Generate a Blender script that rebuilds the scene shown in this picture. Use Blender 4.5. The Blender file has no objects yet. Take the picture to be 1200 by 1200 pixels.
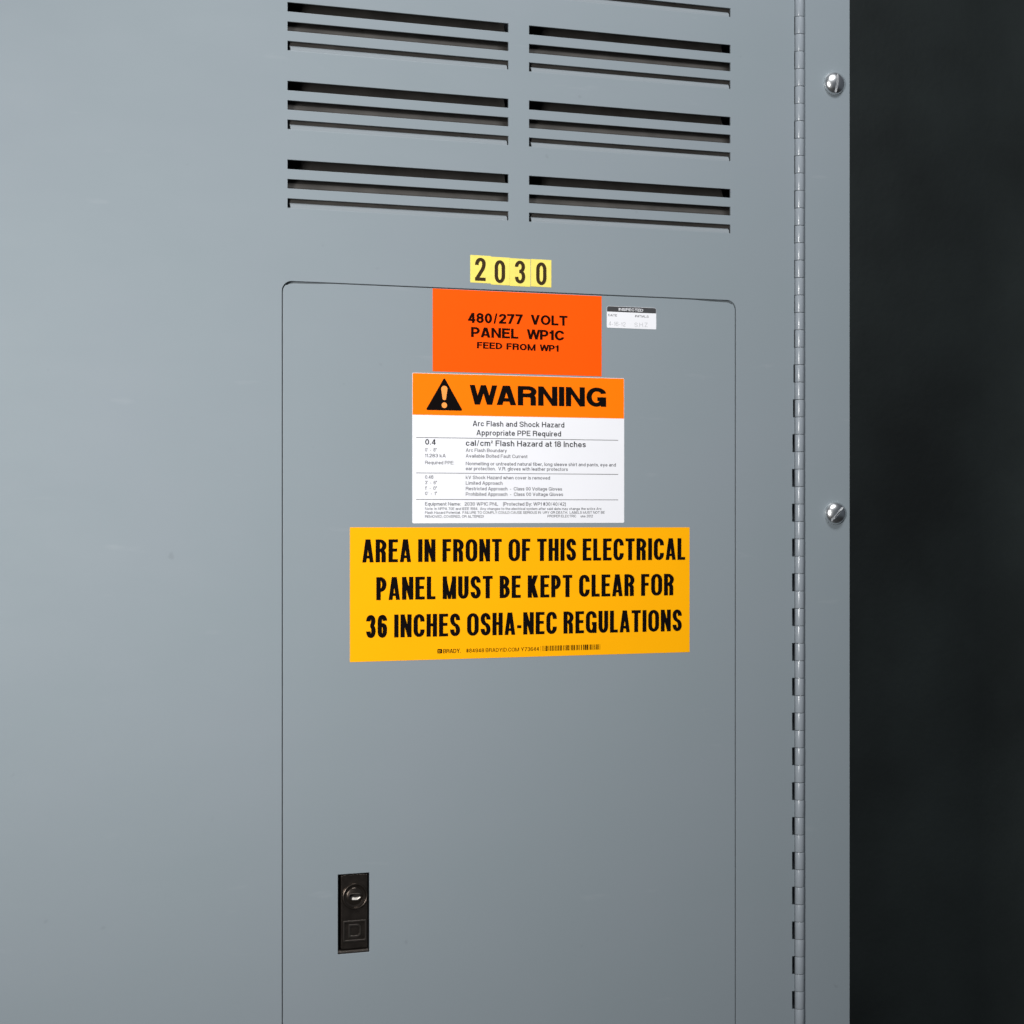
import bpy, bmesh, math, random
from mathutils import Vector, Matrix
random.seed(7)
R = math.radians
sc = bpy.context.scene
col = sc.collection

# ---------------------------------------------------------------- camera, world, lamps, exposure
H0 = 1.35                       # height of the picture's eye level above the floor (m)
YAW, DIST = R(21), 1.875
cam = bpy.data.objects.new('camera', bpy.data.cameras.new('camera'))
col.objects.link(cam); sc.camera = cam
cam.location = (-DIST * math.sin(YAW), -DIST * math.cos(YAW), H0)
cam.rotation_euler = (R(90), 0, -YAW)
cam.data.sensor_width = 36; cam.data.lens = 2257 * 36 / 1200
cam.data.shift_y = -2 / 1200
cam.data.dof.use_dof = True; cam.data.dof.focus_distance = 1.90; cam.data.dof.aperture_fstop = 11
cam.data.clip_start = .05; cam.data.clip_end = 50

w = bpy.data.worlds.new('World'); sc.world = w; w.use_nodes = True
w.node_tree.nodes['Background'].inputs[0].default_value = (.62, .72, .85, 1)
w.node_tree.nodes['Background'].inputs[1].default_value = .10

def area(name, loc, target, sx, sy, power, color):
    d = bpy.data.lights.new(name, 'AREA'); d.shape = 'RECTANGLE'; d.size = sx; d.size_y = sy
    d.energy = power; d.color = color
    o = bpy.data.objects.new(name, d); col.objects.link(o)
    o.location = loc
    o.rotation_euler = (Vector(target) - Vector(loc)).to_track_quat('-Z', 'Y').to_euler()
    return o
kl = area('softbox_left', (-1.33, -1.63, H0 + .17), (-.28, 0, H0 + .0),   .34, .60, 9.3, (1, .985, .965))
kl.data.spread = R(80)
area('softbox_high', (.16, -1.04, H0 + 1.52), (.21, 0, H0), .60, .34, 22, (.97, .985, 1))

sc.view_settings.view_transform = 'Standard'; sc.view_settings.look = 'None'
sc.view_settings.exposure = 0; sc.view_settings.gamma = 1

# ---------------------------------------------------------------- materials
def mat(name, color, rough=.5, metal=0, spec=.5, bump=0, bscale=400, var=0, vscale=6, coat=0):
    m = bpy.data.materials.new(name); m.use_nodes = True
    nt = m.node_tree; b = nt.nodes['Principled BSDF']
    b.inputs['Base Color'].default_value = (*color, 1)
    b.inputs['Roughness'].default_value = rough
    b.inputs['Metallic'].default_value = metal
    b.inputs['Specular IOR Level'].default_value = spec
    b.inputs['Coat Weight'].default_value = coat
    tc = nt.nodes.new('ShaderNodeTexCoord')
    if bump:
        n = nt.nodes.new('ShaderNodeTexNoise'); n.inputs['Scale'].default_value = bscale; n.inputs['Detail'].default_value = 3
        bp = nt.nodes.new('ShaderNodeBump'); bp.inputs['Strength'].default_value = bump; bp.inputs['Distance'].default_value = .0004
        nt.links.new(tc.outputs['Object'], n.inputs['Vector']); nt.links.new(n.outputs['Fac'], bp.inputs['Height'])
        nt.links.new(bp.outputs['Normal'], b.inputs['Normal'])
    if var:
        n = nt.nodes.new('ShaderNodeTexNoise'); n.inputs['Scale'].default_value = vscale; n.inputs['Detail'].default_value = 5
        r = nt.nodes.new('ShaderNodeMapRange')
        r.inputs['From Min'].default_value = .3; r.inputs['From Max'].default_value = .7
        r.inputs['To Min'].default_value = 1 - var; r.inputs['To Max'].default_value = 1 + var
        mx = nt.nodes.new('ShaderNodeMix'); mx.data_type = 'RGBA'; mx.blend_type = 'MULTIPLY'
        mx.inputs[0].default_value = 1; mx.inputs[6].default_value = (*color, 1)
        nt.links.new(tc.outputs['Object'], n.inputs['Vector']); nt.links.new(n.outputs['Fac'], r.inputs['Value'])
        nt.links.new(r.outputs['Result'], mx.inputs[7]); nt.links.new(mx.outputs[2], b.inputs['Base Color'])
    return m

def paint_mat():
    """grey powder coat: faint orange peel, small wipe marks in the gloss, a few specks of dirt"""
    m = mat('grey_cabinet_paint', (.288, .325, .352), .40, bump=.16, bscale=900)
    nt = m.node_tree; b = nt.nodes['Principled BSDF']; tc = nt.nodes['Texture Coordinate']
    mp = nt.nodes.new('ShaderNodeMapping'); mp.inputs['Scale'].default_value = (3, 3, 9); mp.inputs['Rotation'].default_value = (0, .5, 0)
    n = nt.nodes.new('ShaderNodeTexNoise'); n.inputs['Scale'].default_value = 2.2; n.inputs['Detail'].default_value = 6; n.inputs['Roughness'].default_value = .62
    nt.links.new(tc.outputs['Object'], mp.inputs['Vector']); nt.links.new(mp.outputs['Vector'], n.inputs['Vector'])
    r = nt.nodes.new('ShaderNodeMapRange'); r.inputs['From Min'].default_value = .3; r.inputs['From Max'].default_value = .7
    r.inputs['To Min'].default_value = .31; r.inputs['To Max'].default_value = .40
    nt.links.new(n.outputs['Fac'], r.inputs['Value']); nt.links.new(r.outputs['Result'], b.inputs['Roughness'])
    # base colour: two greys a touch apart, plus rare darker specks
    n2 = nt.nodes.new('ShaderNodeTexNoise'); n2.inputs['Scale'].default_value = 7; n2.inputs['Detail'].default_value = 4
    nt.links.new(tc.outputs['Object'], n2.inputs['Vector'])
    mx = nt.nodes.new('ShaderNodeMix'); mx.data_type = 'RGBA'
    mx.inputs[6].default_value = (.234, .277, .298, 1); mx.inputs[7].default_value = (.250, .282, .312, 1)
    nt.links.new(n2.outputs['Fac'], mx.inputs[0])
    v = nt.nodes.new('ShaderNodeTexNoise'); v.inputs['Scale'].default_value = 62; v.inputs['Detail'].default_value = 1.5
    nt.links.new(tc.outputs['Object'], v.inputs['Vector'])
    r2 = nt.nodes.new('ShaderNodeMapRange'); r2.inputs['From Min'].default_value = .745; r2.inputs['From Max'].default_value = .80
    r2.inputs['To Max'].default_value = .22
    nt.links.new(v.outputs['Fac'], r2.inputs['Value'])
    m2 = nt.nodes.new('ShaderNodeMix'); m2.data_type = 'RGBA'; m2.inputs[7].default_value = (.13, .145, .155, 1)
    nt.links.new(r2.outputs['Result'], m2.inputs[0]); nt.links.new(mx.outputs[2], m2.inputs[6])
    # faint pale rub marks, stretched
    mp3 = nt.nodes.new('ShaderNodeMapping'); mp3.inputs['Scale'].default_value = (14, 14, 70); mp3.inputs['Rotation'].default_value = (0, .7, 0)
    n3 = nt.nodes.new('ShaderNodeTexNoise'); n3.inputs['Scale'].default_value = 1.0; n3.inputs['Detail'].default_value = 3
    nt.links.new(tc.outputs['Object'], mp3.inputs['Vector']); nt.links.new(mp3.outputs['Vector'], n3.inputs['Vector'])
    r3 = nt.nodes.new('ShaderNodeMapRange'); r3.inputs['From Min'].default_value = .67; r3.inputs['From Max'].default_value = .80
    r3.inputs['To Max'].default_value = .30
    nt.links.new(n3.outputs['Fac'], r3.inputs['Value'])
    m3 = nt.nodes.new('ShaderNodeMix'); m3.data_type = 'RGBA'; m3.inputs[7].default_value = (.33, .36, .385, 1)
    nt.links.new(r3.outputs['Result'], m3.inputs[0]); nt.links.new(m2.outputs[2], m3.inputs[6])
    nt.links.new(m3.outputs[2], b.inputs['Base Color'])
    # slow waviness of the sheet under the orange peel
    n4 = nt.nodes.new('ShaderNodeTexNoise'); n4.inputs['Scale'].default_value = 5; n4.inputs['Detail'].default_value = 1
    nt.links.new(tc.outputs['Object'], n4.inputs['Vector'])
    bp2 = nt.nodes.new('ShaderNodeBump'); bp2.inputs['Strength'].default_value = .5; bp2.inputs['Distance'].default_value = .0012
    nt.links.new(n4.outputs['Fac'], bp2.inputs['Height'])
    bp = nt.nodes['Bump']; nt.links.new(bp2.outputs['Normal'], bp.inputs['Normal'])
    return m

PAINT = paint_mat()
HINGE_PAINT = mat('rubbed_hinge_paint', (.27, .30, .33), .24, bump=.12, bscale=900)
M = dict(
    chrome=mat('zinc_plated_steel', (.86, .865, .87), .30, 1, bump=.05, bscale=300),
    dark_metal=mat('dark_plated_metal', (.095, .078, .066), .25, .9, bump=.2, bscale=700, var=.25, vscale=120),
    dark_tray=mat('black_plated_metal', (.012, .012, .018), .42, .3, bump=.1),
    brass=mat('worn_nickel', (.85, .80, .74), .5, 1, bump=.1, bscale=500),  # bright metal for the wedge added as the keyway highlight
    orange=mat('orange_vinyl', (.98, .094, .001), .5, spec=.12, bump=.05, bscale=300, var=.015, vscale=20),
    amber=mat('light_orange_vinyl', (.98, .192, .001), .5, spec=.12, bump=.05, bscale=300),
    pale_amber=mat('pale_orange_ink', (.95, .33, .07), .5, spec=.3),
    white=mat('white_vinyl', (.815, .815, .85), .45, spec=.25, bump=.05, bscale=300, var=.01, vscale=25),
    yellow=mat('yellow_vinyl', (.98, .425, .001), .5, spec=.12, bump=.05, bscale=300, var=.015, vscale=20),
    lemon=mat('pale_yellow_cloth_vinyl', (.84, .71, .15), .6, spec=.25, bump=.25, bscale=1500, var=.05, vscale=150),
    ink=mat('black_ink', (.004, .0025, .0025), .6, spec=.05),
    ink_maroon=mat('black_ink_on_orange', (.010, .002, .001), .6, spec=.05),
    ink_grey=mat('dark_grey_ink', (.022, .022, .027), .5, spec=.3),
    ink_thin=mat('thin_grey_ink', (.030, .030, .038), .5, spec=.3),
    ink_olive=mat('brown_black_ink', (.040, .022, .006), .55, spec=.25),
    band=mat('charcoal_ink', (.055, .055, .058), .5, spec=.3),
    pencil=mat('faded_grey_pen', (.42, .42, .44), .6, spec=.2),
    dust=mat('dusty_dark_steel', (.060, .056, .052), .75, spec=.25, bump=.3, bscale=600, var=.2, vscale=40),  # dark colour stands in for the shade behind the louvre slots
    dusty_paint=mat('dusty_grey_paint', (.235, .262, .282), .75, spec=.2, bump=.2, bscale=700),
    nickel=mat('rubbed_dark_nickel', (.19, .165, .145), .28, .95, bump=.2, bscale=900),
    wall=mat('dark_green_wall_paint', (.024, .031, .030), .6, bump=1.0, bscale=120, var=.45, vscale=3.5),
    floor=mat('dark_concrete', (.07, .07, .068), .6, bump=.4, bscale=80, var=.25, vscale=4),
)

# ---------------------------------------------------------------- helpers
def link(name, mesh, m, parent=None):
    o = bpy.data.objects.new(name, mesh); col.objects.link(o)
    if m is not None and not mesh.materials: mesh.materials.append(m)
    if parent: o.parent = parent
    return o

def empty(name, loc):
    o = bpy.data.objects.new(name, None); o.location = loc; o.empty_display_size = .05
    col.objects.link(o); return o

def tag(o, label, cat=None, group=None, kind=None):
    if label: o['label'] = label
    if cat: o['category'] = cat
    if group: o['group'] = group
    if kind: o['kind'] = kind
    return o

def bm_obj(name, bm, m, parent=None, smooth=False):
    me = bpy.data.meshes.new(name); bm.normal_update(); bm.to_mesh(me); bm.free()
    if smooth:
        for p in me.polygons: p.use_smooth = True
    return link(name, me, m, parent)

def box(bm, x0, x1, y0, y1, z0, z1):
    vs = [bm.verts.new((x, y, z)) for x in (x0, x1) for y in (y0, y1) for z in (z0, z1)]
    for f in ((0, 1, 3, 2), (4, 6, 7, 5), (0, 4, 5, 1), (2, 3, 7, 6), (0, 2, 6, 4), (1, 5, 7, 3)):
        bm.faces.new([vs[i] for i in f])

def round_rect(x0, x1, z0, z1, r, seg=7):
    if isinstance(r, (int, float)): r = (r,) * 4          # order: bl, br, tr, tl
    if max(r) <= 0: return [(x0, z0), (x1, z0), (x1, z1), (x0, z1)]
    out = []
    for (cx, cz, a0, rr) in ((x0, z0, 180, r[0]), (x1, z0, 270, r[1]), (x1, z1, 0, r[2]), (x0, z1, 90, r[3])):
        sx = 1 if cx == x0 else -1; sz = 1 if cz == z0 else -1
        if rr <= 0: out.append((cx, cz)); continue
        for i in range(seg + 1):
            a = R(a0 + 90 * i / seg)
            out.append((cx + sx * rr + rr * math.cos(a), cz + sz * rr + rr * math.sin(a)))
    return out

MM = .001
def sheet(name, outer, holes, y_front, thick, m, parent=None, bevel=0.0, bres=2):
    """a flat sheet in the x-z plane, outline and holes in mm, front face at y_front (mm), rounded edge `bevel` (mm)"""
    c = bpy.data.curves.new(name, 'CURVE'); c.dimensions = '2D'; c.fill_mode = 'BOTH'
    for k, loop in enumerate([outer] + holes):
        s = c.splines.new('POLY'); s.points.add(len(loop) - 1); s.use_cyclic_u = True
        for i, (x, z) in enumerate(loop): s.points[i].co = (x, z, 0, 1)
    c.extrude = thick / 2 - bevel; c.bevel_depth = bevel; c.bevel_resolution = bres; c.offset = -bevel
    t = bpy.data.objects.new('tmp', c); col.objects.link(t)
    dg = bpy.context.evaluated_depsgraph_get()
    me = bpy.data.meshes.new_from_object(t.evaluated_get(dg)); me.name = name
    bpy.data.objects.remove(t); bpy.data.curves.remove(c)
    yc = y_front + thick / 2
    for v in me.vertices:
        x, y, z = v.co; v.co = (x * MM, (yc - z) * MM, y * MM)
    me.materials.clear()
    for p in me.polygons: p.use_smooth = False
    return link(name, me, m, parent)

# ---------------------------------------------------------------- lettering: a stroke alphabet drawn here
def fillet(pts, closed):
    """pts: (x, y) or (x, y, ax, ay) corners with elliptical rounding -> dense centre line"""
    n = len(pts); out = []
    for i, p in enumerate(pts):
        P = Vector(p[:2])
        if len(p) == 2 or (not closed and i in (0, n - 1)): out.append(P); continue
        A = Vector(pts[i - 1][:2]); B = Vector(pts[(i + 1) % n][:2])
        d1 = (A - P); d2 = (B - P); l1, l2 = d1.length, d2.length; d1.normalize(); d2.normalize()
        f1 = .5 if len(pts[i - 1]) > 2 else 1; f2 = .5 if len(pts[(i + 1) % n]) > 2 else 1
        e1 = min(l1 * f1, abs(d1.x) * p[2] + abs(d1.y) * p[3]); e2 = min(l2 * f2, abs(d2.x) * p[2] + abs(d2.y) * p[3])
        a = P + d1 * e1; b = P + d2 * e2; c1 = P + d1 * e1 * .45; c2 = P + d2 * e2 * .45
        for k in range(8):
            t = k / 7
            out.append(a * (1 - t) ** 3 + c1 * 3 * t * (1 - t) ** 2 + c2 * 3 * t * t * (1 - t) + b * t ** 3)
    q = [out[0]]
    for v in out[1:]:
        if (v - q[-1]).length > 1e-4: q.append(v)
    if closed and (q[0] - q[-1]).length < 1e-4: q.pop()
    return q

def stroke(pts, closed, tv, th):
    """centre line -> quads, thickness tv across vertical strokes and th across horizontal ones"""
    k = tv / th
    P = [Vector((p.x, p.y * k)) for p in fillet(pts, closed)]
    n = len(P); hw = tv / 2; L = []; Rr = []
    for i in range(n):
        if closed: a, b = P[i - 1], P[(i + 1) % n]
        else: a, b = P[max(i - 1, 0)], P[min(i + 1, n - 1)]
        d1 = (P[i] - a); d2 = (b - P[i])
        if d1.length < 1e-7: d1 = d2
        if d2.length < 1e-7: d2 = d1
        d1 = d1.normalized(); d2 = d2.normalized()
        n1 = Vector((-d1.y, d1.x)); n2 = Vector((-d2.y, d2.x)); m = n1 + n2
        if m.length < 1e-4: m = n1
        m = m.normalized(); s = hw / max(.35, m.dot(n1))
        L.append(P[i] + m * s); Rr.append(P[i] - m * s)
    un = lambda v: (v.x, v.y / k)
    return [[un(L[i]), un(Rr[i]), un(Rr[(i + 1) % n]), un(L[(i + 1) % n])] for i in range(n if closed else n - 1)]

WID = dict(A=.93, B=.86, C=.93, D=.91, E=.78, F=.74, G=.97, H=.89, K=.92, L=.72, M=1.12, N=.93, O=1.0, P=.83, Q=1.0,
           R=.90, S=.86, T=.84, U=.88, V=.92, W=1.30, X=.9, Y=.92, Z=.82,
           a=.70, b=.70, c=.68, d=.70, e=.71, f=.40, g=.70, h=.66, k=.68, m=1.04, n=.66, o=.73, p=.70, q=.70, r=.42,
           s=.64, t=.40, u=.66, v=.70, w=1.0, x=.68, y=.70, z=.64)
for _d in '0234567899': WID[_d] = .74
SPECIAL = {'I': 0, 'i': 0, 'l': 0, '.': 0, ',': 0, "'": 0, '!': 0, ':': 0}

def glyph(ch, W, tv, th, rk):
    """-> polygons in cap-height units, outer box 0..W; rk = vertical corner radius of round letters"""
    out = []
    l, r, b, t = tv / 2, W - tv / 2, th / 2, 1 - th / 2
    hx = (r - l) / 2; mid = (b + t) / 2; cx = W / 2
    def S(*pts, closed=False): out.extend(stroke(list(pts), closed, tv, th))
    def bar(x0, x1, yc, hh=None): hh = hh or th; out.append([(x0, yc - hh / 2), (x1, yc - hh / 2), (x1, yc + hh / 2), (x0, yc + hh / 2)])
    def stem(xc, y0=0, y1=1): out.append([(xc - tv / 2, y0), (xc + tv / 2, y0), (xc + tv / 2, y1), (xc - tv / 2, y1)])
    def dia(x0, y0, x1, y1, hw=None): hw = (hw or tv * 1.08) / 2; out.append([(x0 - hw, y0), (x0 + hw, y0), (x1 + hw, y1), (x1 - hw, y1)])
    Ry = min(rk, (t - b) / 2)
    C = lambda x, y, ry=Ry, rx=None: (x, y, hx if rx is None else rx, ry)
    xh = .73; xt = xh - th / 2; xm = (b + xt) / 2; lr = min((xt - b) / 2, rk * .8)
    dw = tv * 1.08 / 2
    if ch in 'O0Q':
        S(C(l, b), C(r, b), C(r, t), C(l, t), closed=True)
        if ch == 'Q': dia(W * .92, -.05, W * .6, .3)
    elif ch == 'C': S((r, .33), C(r, b), C(l, b), C(l, t), C(r, t), (r, .67))
    elif ch == 'G':
        S((r, .50), C(r, b, Ry), C(l, b), C(l, t), C(r, t), (r, .68)); bar(W * .55, W, .50 - th / 2); stem(r, 0, .45)
    elif ch == 'S' or ch == 's':
        T, q = (t, 1) if ch == 'S' else (xt, xh); mm = (b + T) / 2; rr = (T - mm) / 2 + .0; g = .045 * q
        S((l, .30 * q), (l, b, hx, Ry if Ry < rr else rr * 1.0), (r, b, hx, rr), (r, mm - g, hx * 1.1, rr), (l, mm + g, hx * 1.1, rr), (l, T, hx, rr), (r, T, hx, rr), (r, .70 * q))
    elif ch == 'A':
        q = tv * (.9 if W < .6 else 1.05); y = .235 if W < .6 else .27; k = y * (cx - q / 2)
        dia(q / 2, 0, cx - q * .12, 1, q); dia(W - q / 2, 0, cx + q * .12, 1, q); bar(q / 2 + k, W - q / 2 - k, y, th * .9)
    elif ch in 'BPR':
        stem(l); m0 = .52 if ch != 'P' else .44
        yy = m0 if ch != 'P' else .42; rr = (t - yy) / 2; rx = min(hx * 1.4, max(rr, hx * .9))
        S((l, t), (r - (.02 if ch == 'B' else 0), t, rx, rr), (r - (.02 if ch == 'B' else 0), yy, rx, rr), (l, yy))
        if ch == 'B': S((l, yy), (r, yy, rx, (yy - b) / 2), (r, b, rx, (yy - b) / 2), (l, b))
        if ch == 'R': S((l, yy), (r - .03, yy, rx * .7, .16), (r - .03, 0)) if tv > .1 else dia(r, 0, W * .5, yy)
    elif ch == 'D': stem(l); S((l, t), (r, t, min(hx * 1.5, .5), Ry), (r, b, min(hx * 1.5, .5), Ry), (l, b))
    elif ch in 'EF':
        stem(l); bar(tv / 2, W, t); bar(tv / 2, W * .92, .53)
        if ch == 'E': bar(tv / 2, W, b)
    elif ch == 'H': stem(l); stem(r); bar(l, r, .52)
    elif ch in 'Il': stem(l)
    elif ch == 'i': stem(l, 0, xh); out.append([(0, .86), (tv, .86), (tv, 1), (0, 1)])
    elif ch == 'K': stem(l); dia(W - dw * 1.1, 0, W * .42, .58, tv * 1.15); dia(l + .02, .30, W - dw * 1.2, 1, tv * 1.1)
    elif ch == 'L': stem(l); bar(tv / 2, W, b)
    elif ch == 'M': stem(l); stem(r); q = tv * (.66 if W < .7 else .8); dia(cx, 0, l, 1, q); dia(cx, 0, r, 1, q)
    elif ch == 'N': stem(l); stem(r); dia(r, 0, l, 1, tv * (.8 if W < .6 else .92))
    elif ch == 'T': stem(cx); bar(0, W, t)
    elif ch == 'U': S((l, 1), C(l, b), C(r, b), (r, 1))
    elif ch == 'V': dia(cx, 0, dw, 1); dia(cx, 0, W - dw, 1)
    elif ch == 'W':
        q = tv * .95; a = W * .28
        dia(a, 0, q / 2, 1, q); dia(a, 0, cx, 1, q); dia(W - a, 0, cx, 1, q); dia(W - a, 0, W - q / 2, 1, q)
    elif ch == 'X' : dia(dw, 0, W - dw, 1); dia(W - dw, 0, dw, 1)
    elif ch == 'Y': stem(cx, 0, .45); dia(cx, .40, dw, 1); dia(cx, .40, W - dw, 1)
    elif ch == 'Z': bar(0, W, t); bar(0, W, b); dia(dw, b, W - dw, t)
    elif ch == '1':
        stem(r); S((W * .02, .74), (r, .76))
    elif ch == '2':
        rr = min(Ry, .25); S((l, .68), (l, t, hx, rr), (r, t, hx, rr), (r, .60, hx * .5, .12), (l + .01, b + .03)); bar(0, W, b)
    elif ch == '3':
        m0 = .53; S((l, .72), (l, t, hx, .2), (r - .01, t, hx, .2), (r - .01, m0, hx, .2), (W * .42, m0))
        S((W * .42, m0), (r, m0, hx, .22), (r, b, hx, .24), (l, b, hx, .22), (l, .29))
    elif ch == '4':
        stem(W * .70); bar(0, W, .28); dia(tv * .5, .28, W * .70 - tv * .1, 1, tv * 1.0)
    elif ch == '5': S((W * .95, t), (l + .03, t), (l, .50), (r, .62, hx, .2), (r, b, hx, .28), (l, b, hx, .2), (l, .27))
    elif ch == '6':
        S((l, .40), (l, .57, hx, .17), (r, .57, hx, .17), (r, b, hx, .22), (l, b, hx, .22), (l, .40))
        S((l, .38), (l, t, hx, Ry), (r, t, hx, .2), (r, .73))
    elif ch == '9':
        S((r, .60), (r, .40, hx, .2), (l, .40, hx, .2), (l, t, hx, .25), (r, t, hx, .25), (r, .60))
        S((r, .62), (r, b, hx, Ry), (l, b, hx, .2), (l, .27))
    elif ch == '7': bar(0, W, t); dia(W * .30, 0, W - dw, t)
    elif ch == '8':
        S((l + .02, t, hx, .2), (l + .02, .53, hx, .2), (r - .02, .53, hx, .2), (r - .02, t, hx, .2), closed=True)
        S((l, .53, hx, .22), (l, b, hx, .22), (r, b, hx, .22), (r, .53, hx, .22), closed=True)
    elif ch in 'ao':
        if ch == 'o': S(C(l, b, lr), C(r, b, lr), C(r, xt, lr), C(l, xt, lr), closed=True)
        else:
            S((l + .03, .58), (l + .03, xt, hx, .12), (r, xt, hx, .15), (r, 0)); S((r, .40), (l, .40, hx, .16), (l, b, hx, .16), (r, b, hx, .16), (r, .3))
    elif ch in 'bpdq':
        S(C(l, b, lr), C(r, b, lr), C(r, xt, lr), C(l, xt, lr), closed=True)
        stem(l if ch in 'bp' else r, 0 if ch in 'bd' else -.28, 1 if ch in 'bd' else xh)
    elif ch == 'c': S((r, .26), C(r, b, lr), C(l, b, lr), C(l, xt, lr), C(r, xt, lr), (r, .48))
    elif ch == 'e': S((r, .22), C(r, b, lr * .7), C(l, b, lr), C(l, xt, lr), C(r, xt, lr), (r, .36), (l, .36))
    elif ch == 'f': S((W * .42, 0), (W * .42, t, .15, .15), (W, t)); bar(0, W * .9, xh - th / 2)
    elif ch == 'g':
        S(C(l, .02 + b, lr), C(r, .02 + b, lr), C(r, xt, lr), C(l, xt, lr), closed=True)
        S((r, xh), (r, -.22, hx, .15), (l, -.22, hx, .15), (l, -.12))
    elif ch in 'hn': stem(l, 0, 1 if ch == 'h' else xh); S((l, xt - .12), (l, xt, hx, .16), (r, xt, hx, lr), (r, 0))
    elif ch == 'k': stem(l); dia(W - dw, 0, W * .42, .48); dia(l, .26, W - dw, xh)
    elif ch == 'm':
        stem(l, 0, xh); q = (cx - l) / 2
        S((l, xt - .1), (l, xt, q, .14), (cx, xt, q, .2), (cx, 0)); S((cx, xt - .1), (cx, xt, q, .14), (r, xt, q, .2), (r, 0))
    elif ch == 'r': stem(l, 0, xh); S((l, xt - .14), (l, xt, .2, .14), (W, xt))
    elif ch == 't': S((W * .4, .95), (W * .4, b, .12, .12), (W, b)); bar(0, W, xh - th / 2)
    elif ch == 'u': S((l, xh), C(l, b, lr), C(r, b, lr), (r, .2)); stem(r, 0, xh)
    elif ch in 'vy':
        dia(cx, 0, dw, xh); dia(cx, 0, W - dw, xh)
        if ch == 'y': dia(cx - W * .16, -.28, cx, 0)
    elif ch == 'w':
        q = tv; a = W * .28
        dia(a, 0, q / 2, xh, q); dia(a, 0, cx, xh, q); dia(W - a, 0, cx, xh, q); dia(W - a, 0, W - q / 2, xh, q)
    elif ch == 'x': dia(dw, 0, W - dw, xh); dia(W - dw, 0, dw, xh)
    elif ch == 'z': bar(0, W, xt); bar(0, W, b); dia(dw, b, W - dw, xt)
    elif ch == '.': stem(l, 0, th * 1.1)
    elif ch == ',': stem(l, -.12, th * 1.1)
    elif ch == ':': stem(l, 0, th * 1.1); stem(l, xh - th * 1.1, xh)
    elif ch == '!': stem(l, .26, 1); stem(l, 0, th)
    elif ch == "'": stem(l, .68, 1)
    elif ch == '"': stem(l, .68, 1); stem(W - tv / 2, .68, 1)
    elif ch == '-': bar(0, W, .36)
    elif ch == '/': dia(dw, -.02, W - dw, 1.02, tv * .7)
    elif ch == '(': S((W, 1.02), (l, .9, .1, .1), (l, -.08, .1, .1), (W, -.2))
    elif ch == ')': S((0, 1.02), (r, .9, .1, .1), (r, -.08, .1, .1), (0, -.2))
    elif ch == '#': stem(W * .34); stem(W * .72); bar(0, W, .34); bar(0, W, .66)
    return out

def lettering(text, x0, x1, z0, z1, cap, y, m, parent, tv=.13, th=None, rk=.5, cw=1.0, gap=.10, space=.38, name='lettering'):
    """one line of flat print, mm: left and right end, baseline height at both ends, cap height"""
    th = th or tv * .86
    polys = []; pen = 0
    for ch in text:
        if ch == ' ': pen += space; continue
        if ch == '\u00b2':
            for pl in glyph('2', .68, tv * 1.4, th * 1.4, rk): polys.append([(pen + a * .48, .5 + b * .48) for a, b in pl])
            pen += .33 + gap; continue
        if ch in SPECIAL: W = tv
        elif ch in WID: W = WID[ch] * cw * (1.06 if ch.isdigit() and cw < .6 else 1)
        else: W = {'1': .34, '-': .34, '/': .50, '(': .26, ')': .26, '#': .7, '"': .30}.get(ch, .6) * max(cw, .6)
        if ch == '1': W = max(W * cw, tv * 1.7)
        for pl in glyph(ch, W, tv, th, rk): polys.append([(pen + a, b) for a, b in pl])
        pen += W + gap
        if ch in 'WA' and tv > .25: pen -= .11 if ch == 'W' else 0
    total = pen - gap
    ang = math.atan2(z1 - z0, x1 - x0); s = (x1 - x0) / total
    bm = bmesh.new()
    for i, pl in enumerate(polys):
        vs = []
        for (a, b) in pl:
            X, Z = a * s, b * cap
            vs.append(bm.verts.new(((x0 + X * math.cos(ang) - Z * math.sin(ang)) * MM, (y - .0006 * (i % 40)) * MM,
                                    (z0 + X * math.sin(ang) + Z * math.cos(ang)) * MM)))
        try: bm.faces.new(vs)
        except ValueError: pass
    bmesh.ops.triangulate(bm, faces=[f for f in bm.faces if len(f.verts) > 3])
    for f in bm.faces:
        f.normal_update()
        if f.normal.y > 0: f.normal_flip()
    return bm_obj(name, bm, m, parent)

def flat_poly(name, loop, y, m, parent):
    bm = bmesh.new(); f = bm.faces.new([bm.verts.new((a * MM, y * MM, b * MM)) for a, b in loop])
    f.normal_update()
    if f.normal.y > 0: f.normal_flip()
    return bm_obj(name, bm, m, parent)

# ---------------------------------------------------------------- the room around it
bm = bmesh.new(); box(bm, -4, 5, .7285, .90, 0, 3)
tag(bm_obj('wall', bm, M['wall']), None, kind='structure')
bm = bmesh.new(); box(bm, -4, 5, -4, .7285, -.1, 0)
tag(bm_obj('floor', bm, M['floor']), None, kind='structure')

# ---------------------------------------------------------------- the cabinet
# heights below are in mm from eye level; every part hangs on an Empty whose children are shifted up by H0
cab = empty('electrical_cabinet', (0, 0, 0))
tag(cab, 'tall grey painted steel electrical cabinet with louvred front and locked access door', 'electrical cabinet')
ZB, ZT = -1300, 840
XL, XH, XT, XR = -640, 309.6, 323.9, 377.6        # cover left edge, cover hinge edge, trim strip left and right edges
DX0, DX1, DZ0, DZ1 = -228.9, 244.0, -640, 213.3   # access door opening
SL = [(-224.0, -3.6), (17.9, 238.4)]
ROWS = [326.9 + 73.4 * i for i in range(6)]
LK = (-175.4, -144.5, -418.0, -342.9)             # latch opening x0 x1 z0 z1

def up(o):
    o.location.z = H0; return o

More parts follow.
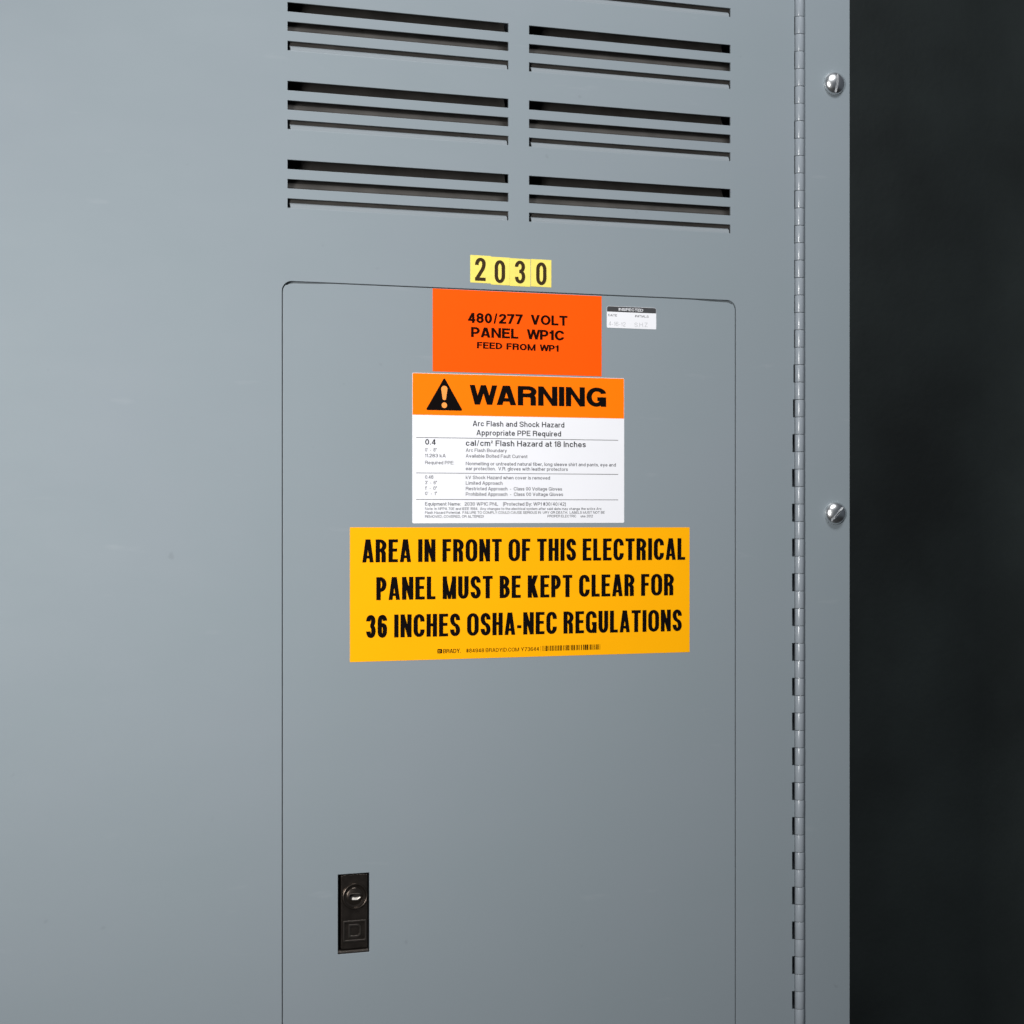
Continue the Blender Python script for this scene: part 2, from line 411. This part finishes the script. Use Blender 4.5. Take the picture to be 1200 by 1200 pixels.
# cover panel with slots, door opening and hinge notches
KP = 17.95; K0 = 42.3
k_lo = math.ceil((ZB - K0) / KP); k_hi = math.floor((ZT - K0) / KP)
def notch(z): return max(.25, min(2.75, .25 + (190 - z) * .017))
outer = [(XL, ZB + 6), (XH + 2.6, ZB + 6)]
for k in range(k_lo + 1, k_hi):
    z0 = K0 + (k - 1) * KP; z1 = z0 + KP
    if k % 2:   # leaf runs on into the barrel
        outer += [(XH + 2.7, z0 + .25), (XH + 2.7, z1 - .25)]
    else:       # cut back beside a knuckle of the fixed leaf
        e = XH + 2.6 - notch((z0 + z1) / 2)
        outer += [(e, z0 - .25), (e, z1 + .25)]
outer += [(XH + 2.6, ZT - 6), (XL, ZT - 6)]
holes = []
for (a, b) in SL:
    for rz in ROWS:
        for j in range(3):
            t = rz - 18.05 * j
            holes.append([(a, t - 8.8), (b, t - 8.8), (b, t), (a, t)])
holes.append(round_rect(DX0 - .55, DX1 + .55, DZ0 - .6, DZ1 + .6, 9.8))
cover = up(sheet('cover_panel', outer, holes, 0, 2.0, PAINT, cab, bevel=.22))

# louvres: behind every set of three slots a painted lip runs on into an inward-leaning baffle, coloured dark for the shade
def bent_plate(name, prof, x0, x1, th, m):
    bm = bmesh.new(); rows = []
    for off in (0, th):
        rows.append([[bm.verts.new((x * MM, (2.15 + y + off) * MM, (z - off * .5) * MM)) for x in (x0, x1)] for (y, z) in prof])
    for q in rows:
        for i in range(len(prof) - 1): bm.faces.new((q[i][0], q[i][1], q[i + 1][1], q[i + 1][0]))
    f, g = rows
    for i in range(len(prof) - 1):
        bm.faces.new((f[i][0], f[i + 1][0], g[i + 1][0], g[i][0])); bm.faces.new((f[i][1], g[i][1], g[i + 1][1], f[i + 1][1]))
    bm.faces.new((f[0][0], g[0][0], g[0][1], f[0][1])); bm.faces.new((f[-1][0], f[-1][1], g[-1][1], g[-1][0]))
    bmesh.ops.recalc_face_normals(bm, faces=bm.faces)
    me = bpy.data.meshes.new(name); bm.to_mesh(me); bm.free(); me.materials.append(m)
    return me
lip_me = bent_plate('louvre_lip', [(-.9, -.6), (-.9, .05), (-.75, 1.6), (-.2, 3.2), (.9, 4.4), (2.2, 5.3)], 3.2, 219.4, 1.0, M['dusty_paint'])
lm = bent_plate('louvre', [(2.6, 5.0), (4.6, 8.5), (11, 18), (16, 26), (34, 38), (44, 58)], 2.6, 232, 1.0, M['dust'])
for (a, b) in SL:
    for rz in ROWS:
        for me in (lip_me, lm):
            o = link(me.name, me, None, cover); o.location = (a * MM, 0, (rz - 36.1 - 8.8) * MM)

# enclosure body (open at the front), with the frame ledge behind the door
bm = bmesh.new()
D0, D1 = 2.4, 330
def bb(*a): box(bm, *[v * MM for v in a])
bb(XL, XL + 2, D0, D1, ZB, ZT); bb(XR - 2.2, XR - .2, D0, D1, ZB, ZT)
bb(XL + 2, XR - 2.2, D1 - 2, D1, ZB, ZT)
bb(XL + 2, XR - 2.2, D0, D1 - 2, ZT - 2, ZT); bb(XL + 2, XR - 2.2, D0, D1 - 2, ZB, ZB + 2)
up(bm_obj('enclosure', bm, PAINT, cab))
ring = round_rect(DX0 - 14, DX1 + 14, DZ0 - 14, DZ1 + 13, 6)
inner = round_rect(DX0 + 10, DX1 - 10, DZ0 + 10, DZ1 - 10, 6)
up(sheet('door_frame', ring, [inner], 9.0, 1.5, PAINT, cab, bevel=.1))

# access door, its top edge bowed very slightly so the gap opens at the corners
door = round_rect(DX0 + .5, DX1 - .5, DZ0 + .6, DZ1 - .55, 9.2, 8)
new = []
for i, (x, z) in enumerate(door):
    new.append((x, z))
    nx, nz = door[(i + 1) % len(door)]
    if abs(z - nz) < 1e-6 and z > 0 and abs(x - nx) > 100:
        for q in range(1, 24):
            X = x + (nx - x) * q / 24; new.append((X, z))
def bow(x, z):
    if z > DZ1 - 3:
        z -= 1.5 * max(0, min(1, (x - 195) / 30)) + 1.3 * max(0, min(1, (-190 - x) / 14)) - .08
    return (x, z)
door = [bow(*p) for p in new]
lockhole = [(LK[0], LK[2]), (LK[1], LK[2]), (LK[1], LK[3]), (LK[0], LK[3])]
up(sheet('access_door', door, [lockhole], 0.05, 1.8, PAINT, cab, bevel=.4))

# fixed trim strip right of the hinge, with a folded outer return
up(sheet('trim_strip', [(XT, ZB), (XR, ZB), (XR, ZT), (XT, ZT)], [], -.1, 2.2, PAINT, cab, bevel=.45, bres=3))
up(sheet('side_trim', [(XL - 3, ZB), (XL - .6, ZB), (XL - .6, ZT), (XL - 3, ZT)], [], 0, 2.2, PAINT, cab, bevel=.3))

# piano hinge
hinge = up(empty('piano_hinge', (0, 0, 0))); hinge.parent = cab
HX, HR, HY = 317.6, 4.85, -.6
def knuckle_mesh(name, door_side):
    bm = bmesh.new(); n = 28; h = (KP - .42) / 2
    prof = [(HR - .25, -h), (HR - .06, -h + .12), (HR, -h + .35), (HR, h - .35), (HR - .06, h - .12), (HR - .25, h)]
    rings = [[bm.verts.new((rr * math.cos(2 * math.pi * i / n) * MM, rr * math.sin(2 * math.pi * i / n) * MM, z * MM)) for i in range(n)] for rr, z in prof]
    for a, b in zip(rings, rings[1:]):
        for i in range(n): bm.faces.new((a[i], a[(i + 1) % n], b[(i + 1) % n], b[i]))
    bm.faces.new(rings[0][::-1]); bm.faces.new(rings[-1])
    for f in bm.faces: f.smooth = len(f.verts) == 4
    # the leaf running off the barrel, back behind the cover or the trim
    y = -HY + .4
    if door_side: box(bm, (XH + 3.25 - HX) * MM, -1.0 * MM, y * MM, (y + 1.6) * MM, (-h + .2) * MM, (h - .2) * MM)
    else: box(bm, 1.0 * MM, (XT + 8 - HX) * MM, (y + 2.2) * MM, (y + 3.6) * MM, (-h + .2) * MM, (h - .2) * MM)
    me = bpy.data.meshes.new(name); bm.to_mesh(me); bm.free(); me.materials.append(HINGE_PAINT)
    return me
ka, kb = knuckle_mesh('knuckle', True), knuckle_mesh('knuckle', False)
for k in range(k_lo + 1, k_hi):
    o = link('knuckle', ka if k % 2 else kb, None, hinge)
    o.location = ((HX + random.uniform(-.08, .08)) * MM, (HY + random.uniform(-.12, .12)) * MM, (K0 + (k - .5) * KP) * MM)
    o.rotation_euler = (random.uniform(-.004, .004), random.uniform(-.003, .003), 0)
bm = bmesh.new(); bmesh.ops.create_cone(bm, cap_ends=True, segments=12, radius1=.0019, radius2=.0019, depth=(ZT - ZB - 30) * MM)
o = bm_obj('hinge_pin', bm, M['chrome'], hinge, True); o.location = (HX * MM, HY * MM, (ZT + ZB) / 2 * MM)
# the fixed leaf and the dark channel behind the barrel
up(sheet('hinge_channel', [(XH - 12, ZB + 2), (XT + 14, ZB + 2), (XT + 14, ZT - 2), (XH - 12, ZT - 2)], [], 8.5, 1.2, PAINT, cab))

# dome screws, slotted
def screw_mesh():
    bm = bmesh.new(); n = 48; Rr, Hh = 11.7, 8.0
    prof = [(Rr - .3, .0), (Rr, .35), (Rr, .8)]
    ph0 = math.acos(.18)
    for i in range(1, 15):
        a = i / 14 * math.pi / 2
        prof.append((Rr * math.cos(a) ** .97, .8 + (Hh - .8) * math.sin(a)))
    prof[-1] = (0.02, Hh)
    rings = [[bm.verts.new((rr * math.cos(2 * math.pi * i / n) * MM, -z * MM, rr * math.sin(2 * math.pi * i / n) * MM)) for i in range(n)] for rr, z in prof]
    for a, b in zip(rings, rings[1:]):
        for i in range(n): bm.faces.new((a[i], b[i], b[(i + 1) % n], a[(i + 1) % n]))
    bm.faces.new(rings[0]); bm.faces.new(rings[-1][::-1])
    bmesh.ops.recalc_face_normals(bm, faces=bm.faces)
    a = bm_obj('tmp_a', bm, M['chrome'], None, True)
    bm = bmesh.new(); box(bm, -1.35 * MM, 1.35 * MM, -10 * MM, -4.2 * MM, -13 * MM, 13 * MM)
    b = bm_obj('tmp_b', bm, M['chrome'])
    md = a.modifiers.new('b', 'BOOLEAN'); md.operation = 'DIFFERENCE'; md.object = b; md.solver = 'EXACT'
    dg = bpy.context.evaluated_depsgraph_get(); me = bpy.data.meshes.new_from_object(a.evaluated_get(dg)); me.name = 'screw'
    bpy.data.objects.remove(a); bpy.data.objects.remove(b)
    me.set_sharp_from_angle(angle=R(35))
    return me
sm = screw_mesh()
for (x, z, rot, lab) in ((358.3, 443.8, 6, 'upper dome screw, slot upright'), (359.3, -3.1, 42, 'lower dome screw, slot aslant')):
    o = link('screw', sm, None, cab); o.location = (x * MM, -.1 * MM, H0 + z * MM); o.rotation_euler = (0, R(rot), 0)
    o['label'] = lab

# latch with key cylinder, let into the door
latch = up(empty('latch', (0, 0, 0))); latch.parent = cab; latch['label'] = 'dark metal latch with key cylinder'
x0, x1, z0, z1 = LK
bm = bmesh.new()
box(bm, (x0 - 2) * MM, (x1 + 2) * MM, 12 * MM, 13 * MM, (z0 - 2) * MM, (z1 + 2) * MM)
box(bm, (x0 - 1.6) * MM, (x0 - .2) * MM, 2 * MM, 12 * MM, (z0 - 2) * MM, (z1 + 2) * MM)
box(bm, (x1 + .2) * MM, (x1 + 1.6) * MM, 2 * MM, 12 * MM, (z0 - 2) * MM, (z1 + 2) * MM)
bm_obj('housing', bm, M['dark_tray'], latch)
px0, px1, pz0, pz1 = x0 + 3.5, x1 - 1.5, z0 + 4.2, z1 - .9
sheet('plate', round_rect(px0, px1, pz0, pz1, 1.0, 3), [], 1.0, 6, M['dark_metal'], latch, bevel=.8, bres=3)
# lower lip, a bent steel strip catching light
bm = bmesh.new()
prof = [(.6, z0 + .4), (.9, z0 + 1.6), (2.6, z0 + 3.0), (5.5, z0 + 3.8), (5.5, z0 + 2.2), (2.8, z0 + .4)]
A = [bm.verts.new(((x0 + .8) * MM, y * MM, z * MM)) for y, z in prof]; B = [bm.verts.new(((x1 - .8) * MM, y * MM, z * MM)) for y, z in prof]
for i in range(6): bm.faces.new((A[i], A[(i + 1) % 6], B[(i + 1) % 6], B[i]))
bm.faces.new(A[::-1]); bm.faces.new(B); bmesh.ops.recalc_face_normals(bm, faces=bm.faces)
bm_obj('lip', bm, M['nickel'], latch)

def lathe_y(name, prof, cx, cz, m, parent, n=48):
    """prof: (radius, y) from rim to centre, mm"""
    bm = bmesh.new()
    rings = [[bm.verts.new(((cx + rr * math.cos(2 * math.pi * i / n)) * MM, y * MM, (cz + rr * math.sin(2 * math.pi * i / n)) * MM)) for i in range(n)] for rr, y in prof]
    for a, b in zip(rings, rings[1:]):
        for i in range(n): bm.faces.new((a[i], b[i], b[(i + 1) % n], a[(i + 1) % n]))
    if prof[-1][0] > 0.001: bm.faces.new(rings[-1])
    bmesh.ops.recalc_face_normals(bm, faces=bm.faces)
    o = bm_obj(name, bm, m, parent, True); o.data.set_sharp_from_angle(angle=R(40)); return o
ccx, ccz = -158.9, -364.3
lathe_y('cylinder_collar', [(12.4, 1.4), (12.4, -.6), (12.1, -1.2), (11.5, -1.45), (10.9, -1.2), (10.5, -.4), (10.3, .3), (8.3, .55), (8.1, .2), (7.7, -.1), (.05, -.15)], ccx, ccz, M['dark_metal'], latch)
# key plug with a horizontal keyway, and a bright wedge added under it for a glint
plug = round_rect(ccx - 6.4, ccx + 6.4, ccz - 2.9, ccz + 2.9, 2.6, 5)
kw = [(ccx - 4.9, ccz + .2), (ccx - 1.0, ccz + .2), (ccx - .6, ccz - .5), (ccx + 4.2, ccz - .2), (ccx + 4.8, ccz + 1.0), (ccx + .4, ccz + 1.5), (ccx - 4.7, ccz + 1.9)]
sheet('key_plug', plug, [kw], -1.3, 1.6, M['nickel'], latch, bevel=.35)
bm = bmesh.new()      # added bright wedge below the keyway, tilted to the lamp to make a highlight
wedge = [(-3.2, -2.9, -1.45), (1.6, -3.3, -1.5), (5.0, -1.4, -1.45), (4.6, .6, -.3), (.2, -.1, -.3), (-2.6, -.6, -.4)]
top = [bm.verts.new(((ccx + a) * MM, c * MM, (ccz + b) * MM)) for a, b, c in wedge]
bot = [bm.verts.new(((ccx + a) * MM, .5 * MM, (ccz + b) * MM)) for a, b, c in wedge]
bm.faces.new(top); bm.faces.new(bot[::-1])
for i in range(6): bm.faces.new((top[i], bot[i], bot[(i + 1) % 6], top[(i + 1) % 6]))
bmesh.ops.recalc_face_normals(bm, faces=bm.faces)
bm_obj('keyway_edge', bm, M['brass'], latch)
flat_poly('keyway', round_rect(ccx - 5.6, ccx + 5.6, ccz - 2.2, ccz + 2.2, 1.5, 3), -.2, M['dark_tray'], latch)
# square emblem: a raised frame round a smaller shape with two rounded corners on its right side
ex0, ex1, ez0, ez1 = -170.2, -147.4, -407.0, -387.2
sheet('emblem_frame', round_rect(ex0, ex1, ez0, ez1, .8, 3), [round_rect(ex0 + 1.5, ex1 - 1.5, ez0 + 1.5, ez1 - 1.5, .5, 3)], .1, 1.4, M['nickel'], latch, bevel=.35)
sheet('emblem_letter', round_rect(ex0 + 5.2, ex1 - 5.0, ez0 + 3.8, ez1 - 3.6, (.4, 4.0, 4.0, .4), 5),
      [round_rect(ex0 + 7.0, ex1 - 6.8, ez0 + 5.6, ez1 - 5.4, (.3, 2.6, 2.6, .3), 5)], .1, 1.4, M['nickel'], latch, bevel=.35)

# ---------------------------------------------------------------- signs and stickers on the front
FACE = 0.0
def sticker(name, loop, m, label, cat, group=None, th=.2, bevel=.06):
    cx = sum(p[0] for p in loop) / len(loop); cz = sum(p[1] for p in loop) / len(loop)
    e = empty(name, (cx * MM, 0, H0 + cz * MM)); tag(e, label, cat, group)
    o = sheet('backing', loop, [], FACE - th, th, m, e, bevel=bevel, bres=1)
    return e, o, (cx, cz)
def settle(e, c):
    """shift the children, built in cabinet coordinates, under their own base point"""
    for ch in e.children: ch.location = (-c[0] * MM, 0, -c[1] * MM)
YT = FACE - .21

# four number tiles
NT = [('2', (-43.2, -22.0, 220.0, 246.6), (-38.4, -27.3, 221.9), 'pale yellow number tile reading 2, first of the four above the orange label', .4),
      ('0', (-22.0, -2.5, 218.9, 245.9), (-18.2, -7.2, 220.5), 'pale yellow number tile reading 0, between the tiles with 2 and 3', -.2),
      ('3', (-2.4, 19.3, 218.4, 245.4), (2.9, 13.8, 221.0), 'pale yellow number tile reading 3, third of the four tiles', .2),
      ('0', (19.8, 41.3, 218.8, 245.6), (25.2, 36.2, 220.4), 'pale yellow number tile reading 0, last tile at the right after the 3', -.1)]
for i, (d, (a, b, c, e_), (lx, rx, bz), lab, tilt) in enumerate(NT):
    loop = [(a, c), (b, c - .15), (b, e_ - .15), (a, e_)]
    e, o, cc = sticker('number_tile', loop, M['lemon'], lab, 'number tile', 'yellow number tiles in a row above the door')
    bmz = YT - (.03 if i % 2 else 0)
    lettering(d, lx, rx, bz, bz, 22.4, YT, M['ink_olive'], e, tv=.175, th=.145, rk=.25, cw=.70, name='numeral')
    settle(e, cc)

# orange supply label
e, o, cc = sticker('supply_label', [(-81.5, 133.2), (95.1, 132.7), (95.1, 212.2), (-81.5, 212.6)], M['orange'],
                   'deep orange label reading 480/277 VOLT PANEL WP1C FEED FROM WP1', 'label')
for (t, a, b, z0_, z1_, h, tv) in (('480/277   VOLT', -45.6, 58.5, 181.0, 181.6, 9.73, .25), ('PANEL   WP1C', -42.5, 54.9, 167.3, 166.9, 9.73, .26),
                              ('FEED  FROM  WP1', -36.4, 49.0, 156.5, 155.7, 6.4, .27)):
    lettering(t, a, b, z0_, z1_, h, YT, M['ink_maroon'], e, tv=tv, th=.205, rk=.42, gap=.085, space=.24)
settle(e, cc)

# arc flash warning sign
WX0, WX1, WZ0, WZ1 = -102.0, 119.6, -12.5, 131.4
e, o, cc = sticker('warning_sign', round_rect(WX0, WX1, WZ0, WZ1, 1.2, 3), M['white'],
                   'white arc flash warning sign with an orange header and black triangle', 'warning sign')
flat_poly('header_band', round_rect(WX0 + .25, WX1 - .25, 91.2, WZ1 - .3, (0, 0, 1.1, 1.1), 3), YT, M['amber'], e)
tri = flat_poly('warning_triangle', [(-88.0, 96.9), (-87.2, 95.9), (-52.2, 95.9), (-51.4, 96.9), (-69.1, 126.6), (-70.3, 126.6)], YT - .02, M['ink'], e)
ex = [(-69.7 + 3.2 * math.cos(R(a)), 116.6 + 3.0 * math.sin(R(a))) for a in range(0, 181, 20)] + [(-71.3, 106.6), (-70.6, 106.0), (-68.8, 106.0), (-68.1, 106.6)]
flat_poly('exclamation_stroke', ex, YT - .04, M['pale_amber'], tri)
flat_poly('exclamation_dot', [(-69.7 + 2.75 * math.cos(R(a)), 100.9 + 2.75 * math.sin(R(a))) for a in range(0, 360, 20)], YT - .04, M['pale_amber'], tri)
lettering('WARNING', -43.9, 100.0, 102.1, 102.5, 19.0, YT - .03, M['ink'], e, tv=.27, th=.205, rk=.42, gap=.075, cw=1.03)
g = dict(rk=.42, gap=.13)
for (t, a, b, z, h, tv, mm) in (
    ('Arc Flash and Shock Hazard', -40.7, 55.1, 81.3, 5.24, .19, 'ink_grey'),
    ('Appropriate PPE Required', -36.9, 51.6, 72.5, 5.24, .19, 'ink_grey'),
    ('0.4', -89.1, -78.4, 62.8, 5.3, .20, 'ink_grey'),
    ('cal/cm\u00b2 Flash Hazard at 18 Inches', -47.8, 78.1, 62.2, 5.6, .19, 'ink_grey'),
    ("0'  -  8\"", -89.2, -77.5, 56.3, 3.3, .16, 'ink_thin'), ('Arc Flash Boundary', -47.8, -5.5, 56.4, 3.3, .16, 'ink_thin'),
    ('11.283 kA', -89.2, -68.3, 50.8, 3.3, .16, 'ink_thin'), ('Available Bolted Fault Current', -47.8, 16.1, 50.9, 3.3, .16, 'ink_thin'),
    ('Required PPE:', -89.2, -59.9, 44.1, 3.3, .16, 'ink_thin'),
    ('Nonmelting or untreated natural fiber, long sleeve shirt and pants, eye and', -47.8, 110.5, 43.5, 3.3, .165, 'ink_thin'),
    ('ear protection.  V.R. gloves with leather protectors', -47.8, 58.8, 38.7, 3.3, .165, 'ink_thin'),
    ('0.48', -89.2, -80.8, 30.2, 3.3, .165, 'ink_thin'), ('kV Shock Hazard when cover is removed', -47.8, 39.8, 30.1, 3.3, .165, 'ink_thin'),
    ("3'  -  6\"", -89.2, -77.3, 24.9, 3.3, .16, 'ink_thin'), ('Limited Approach', -47.8, -9.9, 24.7, 3.3, .165, 'ink_thin'),
    ("1'  -  0\"", -89.2, -77.3, 19.6, 3.3, .16, 'ink_thin'), ('Restricted Approach  -  Class 00 Voltage Gloves', -47.8, 52.6, 19.3, 3.3, .165, 'ink_thin'),
    ("0'  -  1\"", -89.2, -77.3, 14.5, 3.3, .16, 'ink_thin'), ('Prohibited Approach  -  Class 00 Voltage Gloves', -47.8, 53.7, 14.0, 3.3, .165, 'ink_thin'),
    ('Equipment Name:   2030 WP1C PNL    (Protected By: WP1 #30/40/42)', -89.2, 56.5, 4.5, 3.3, .165, 'ink_thin'),
    ('Note: In NFPA 70E and IEEE 1584.  Any changes to the electrical system after said date may change the entire Arc', -89.2, 94.9, .3, 2.5, .165, 'ink_thin'),
    ('Flash Hazard Potential.  FAILURE TO COMPLY COULD CAUSE SERIOUS INJURY OR DEATH.  LABELS MUST NOT BE', -89.2, 98.4, -3.4, 2.5, .165, 'ink_thin'),
    ('REMOVED, COVERED, OR ALTERED!', -89.2, -29.4, -7.2, 2.5, .165, 'ink_thin'),
    ('PROPER ELECTRIC   June 2012', 37.2, 85.6, -7.0, 2.5, .165, 'ink_thin')):
    lettering(t, a, b, z, z, h, YT, M[mm], e, tv=tv, **g)
for z in (69.6, 35.7, 10.35):
    flat_poly('rule_line', [(-98.1, z - .28), (113.0, z - .28), (113.0, z + .28), (-98.1, z + .28)], YT, M['ink_grey'], e)
settle(e, cc)

# yellow keep-clear sign
e, o, cc = sticker('keep_clear_sign', [(-163.8, -143.2), (191.9, -143.1), (191.9, -17.2), (-163.8, -16.1)], M['yellow'],
                   'wide yellow sign reading AREA IN FRONT OF THIS ELECTRICAL PANEL MUST BE KEPT CLEAR', 'safety sign')
cg = dict(tv=.198, th=.138, rk=.22, cw=.54, gap=.082, space=.23)
lettering('AREA IN FRONT OF THIS ELECTRICAL', -151.7, 187.0, -49.4, -50.0, 21.9, YT, M['ink'], e, **cg)
lettering('PANEL MUST BE KEPT CLEAR FOR', -137.9, 174.4, -85.3, -85.6, 21.9, YT, M['ink'], e, **cg)
lettering('36 INCHES OSHA-NEC REGULATIONS', -147.9, 183.2, -121.0, -121.7, 21.9, YT, M['ink'], e, **cg)
bl = -137.35
flat_poly('logo_mark', round_rect(-76.8, -71.9, bl, bl + 4.2, .6, 3), YT, M['ink'], e)
for q in range(2):
    flat_poly('logo_mark', [(-76.2, bl + 1.1 + 1.3 * q), (-73.4, bl + 1.1 + 1.3 * q), (-73.4, bl + 1.6 + 1.3 * q), (-76.2, bl + 1.6 + 1.3 * q)], YT - .02, M['yellow'], e)
lettering('BRADY.', -70.9, -52.9, bl, bl, 4.0, YT, M['ink'], e, tv=.2, th=.15, rk=.35, gap=.08, cw=.95)
sg = dict(tv=.15, rk=.35, gap=.13, cw=.85)
lettering('#84948', -47.4, -29.0, bl, bl - .05, 3.8, YT, M['ink_maroon'], e, **sg)
lettering('BRADYID.COM', -27.4, 7.2, bl - .05, bl - .15, 3.8, YT, M['ink_maroon'], e, **sg)
lettering('Y73644', 9.3, 28.2, bl - .15, bl - .2, 3.8, YT, M['ink_maroon'], e, **sg)
bm = bmesh.new(); x = 32.0; rnd = random.Random(4)
box(bm, 30.0 * MM, 30.3 * MM, (YT - .01) * MM, YT * MM, (bl - .6) * MM, (bl + 4.4) * MM)
while x < 93.5:
    wd = rnd.choice((.45, .45, .9, 1.4)); box(bm, x * MM, (x + wd) * MM, (YT - .01) * MM, YT * MM, (bl - .6) * MM, (bl + 4.6) * MM)
    x += wd + rnd.choice((.4, .45, .9, 1.3))
bm_obj('barcode', bm, M['ink_maroon'], e)
settle(e, cc)

# inspection sticker
e, o, cc = sticker('inspection_sticker', round_rect(100.7, 154.8, 181.2, 202.8, (1, 1, 2.2, 2.2), 4), M['white'],
                   'small white inspection sticker with a charcoal band right of the orange label', 'inspection sticker')
flat_poly('header_band', round_rect(100.9, 154.6, 197.2, 202.6, (.6, .6, 2.0, 2.0), 4), YT, M['band'], e)
lettering('INSPECTED', 113.6, 140.3, 198.6, 198.5, 2.7, YT - .04, M['white'], e, tv=.18, rk=.4)
lettering('DATE', 102.2, 111.8, 192.7, 192.6, 2.2, YT, M['ink_thin'], e, tv=.16, rk=.4)
lettering('INITIALS', 131.6, 146.4, 192.7, 192.6, 2.2, YT, M['ink_thin'], e, tv=.16, rk=.4)
lettering('4-16-12', 102.6, 121.0, 183.4, 183.0, 4.2, YT, M['pencil'], e, tv=.11, rk=.4, gap=.2)
lettering('S.H.Z', 130.9, 145.2, 183.0, 183.4, 4.2, YT, M['pencil'], e, tv=.11, rk=.4, gap=.2)
settle(e, cc)
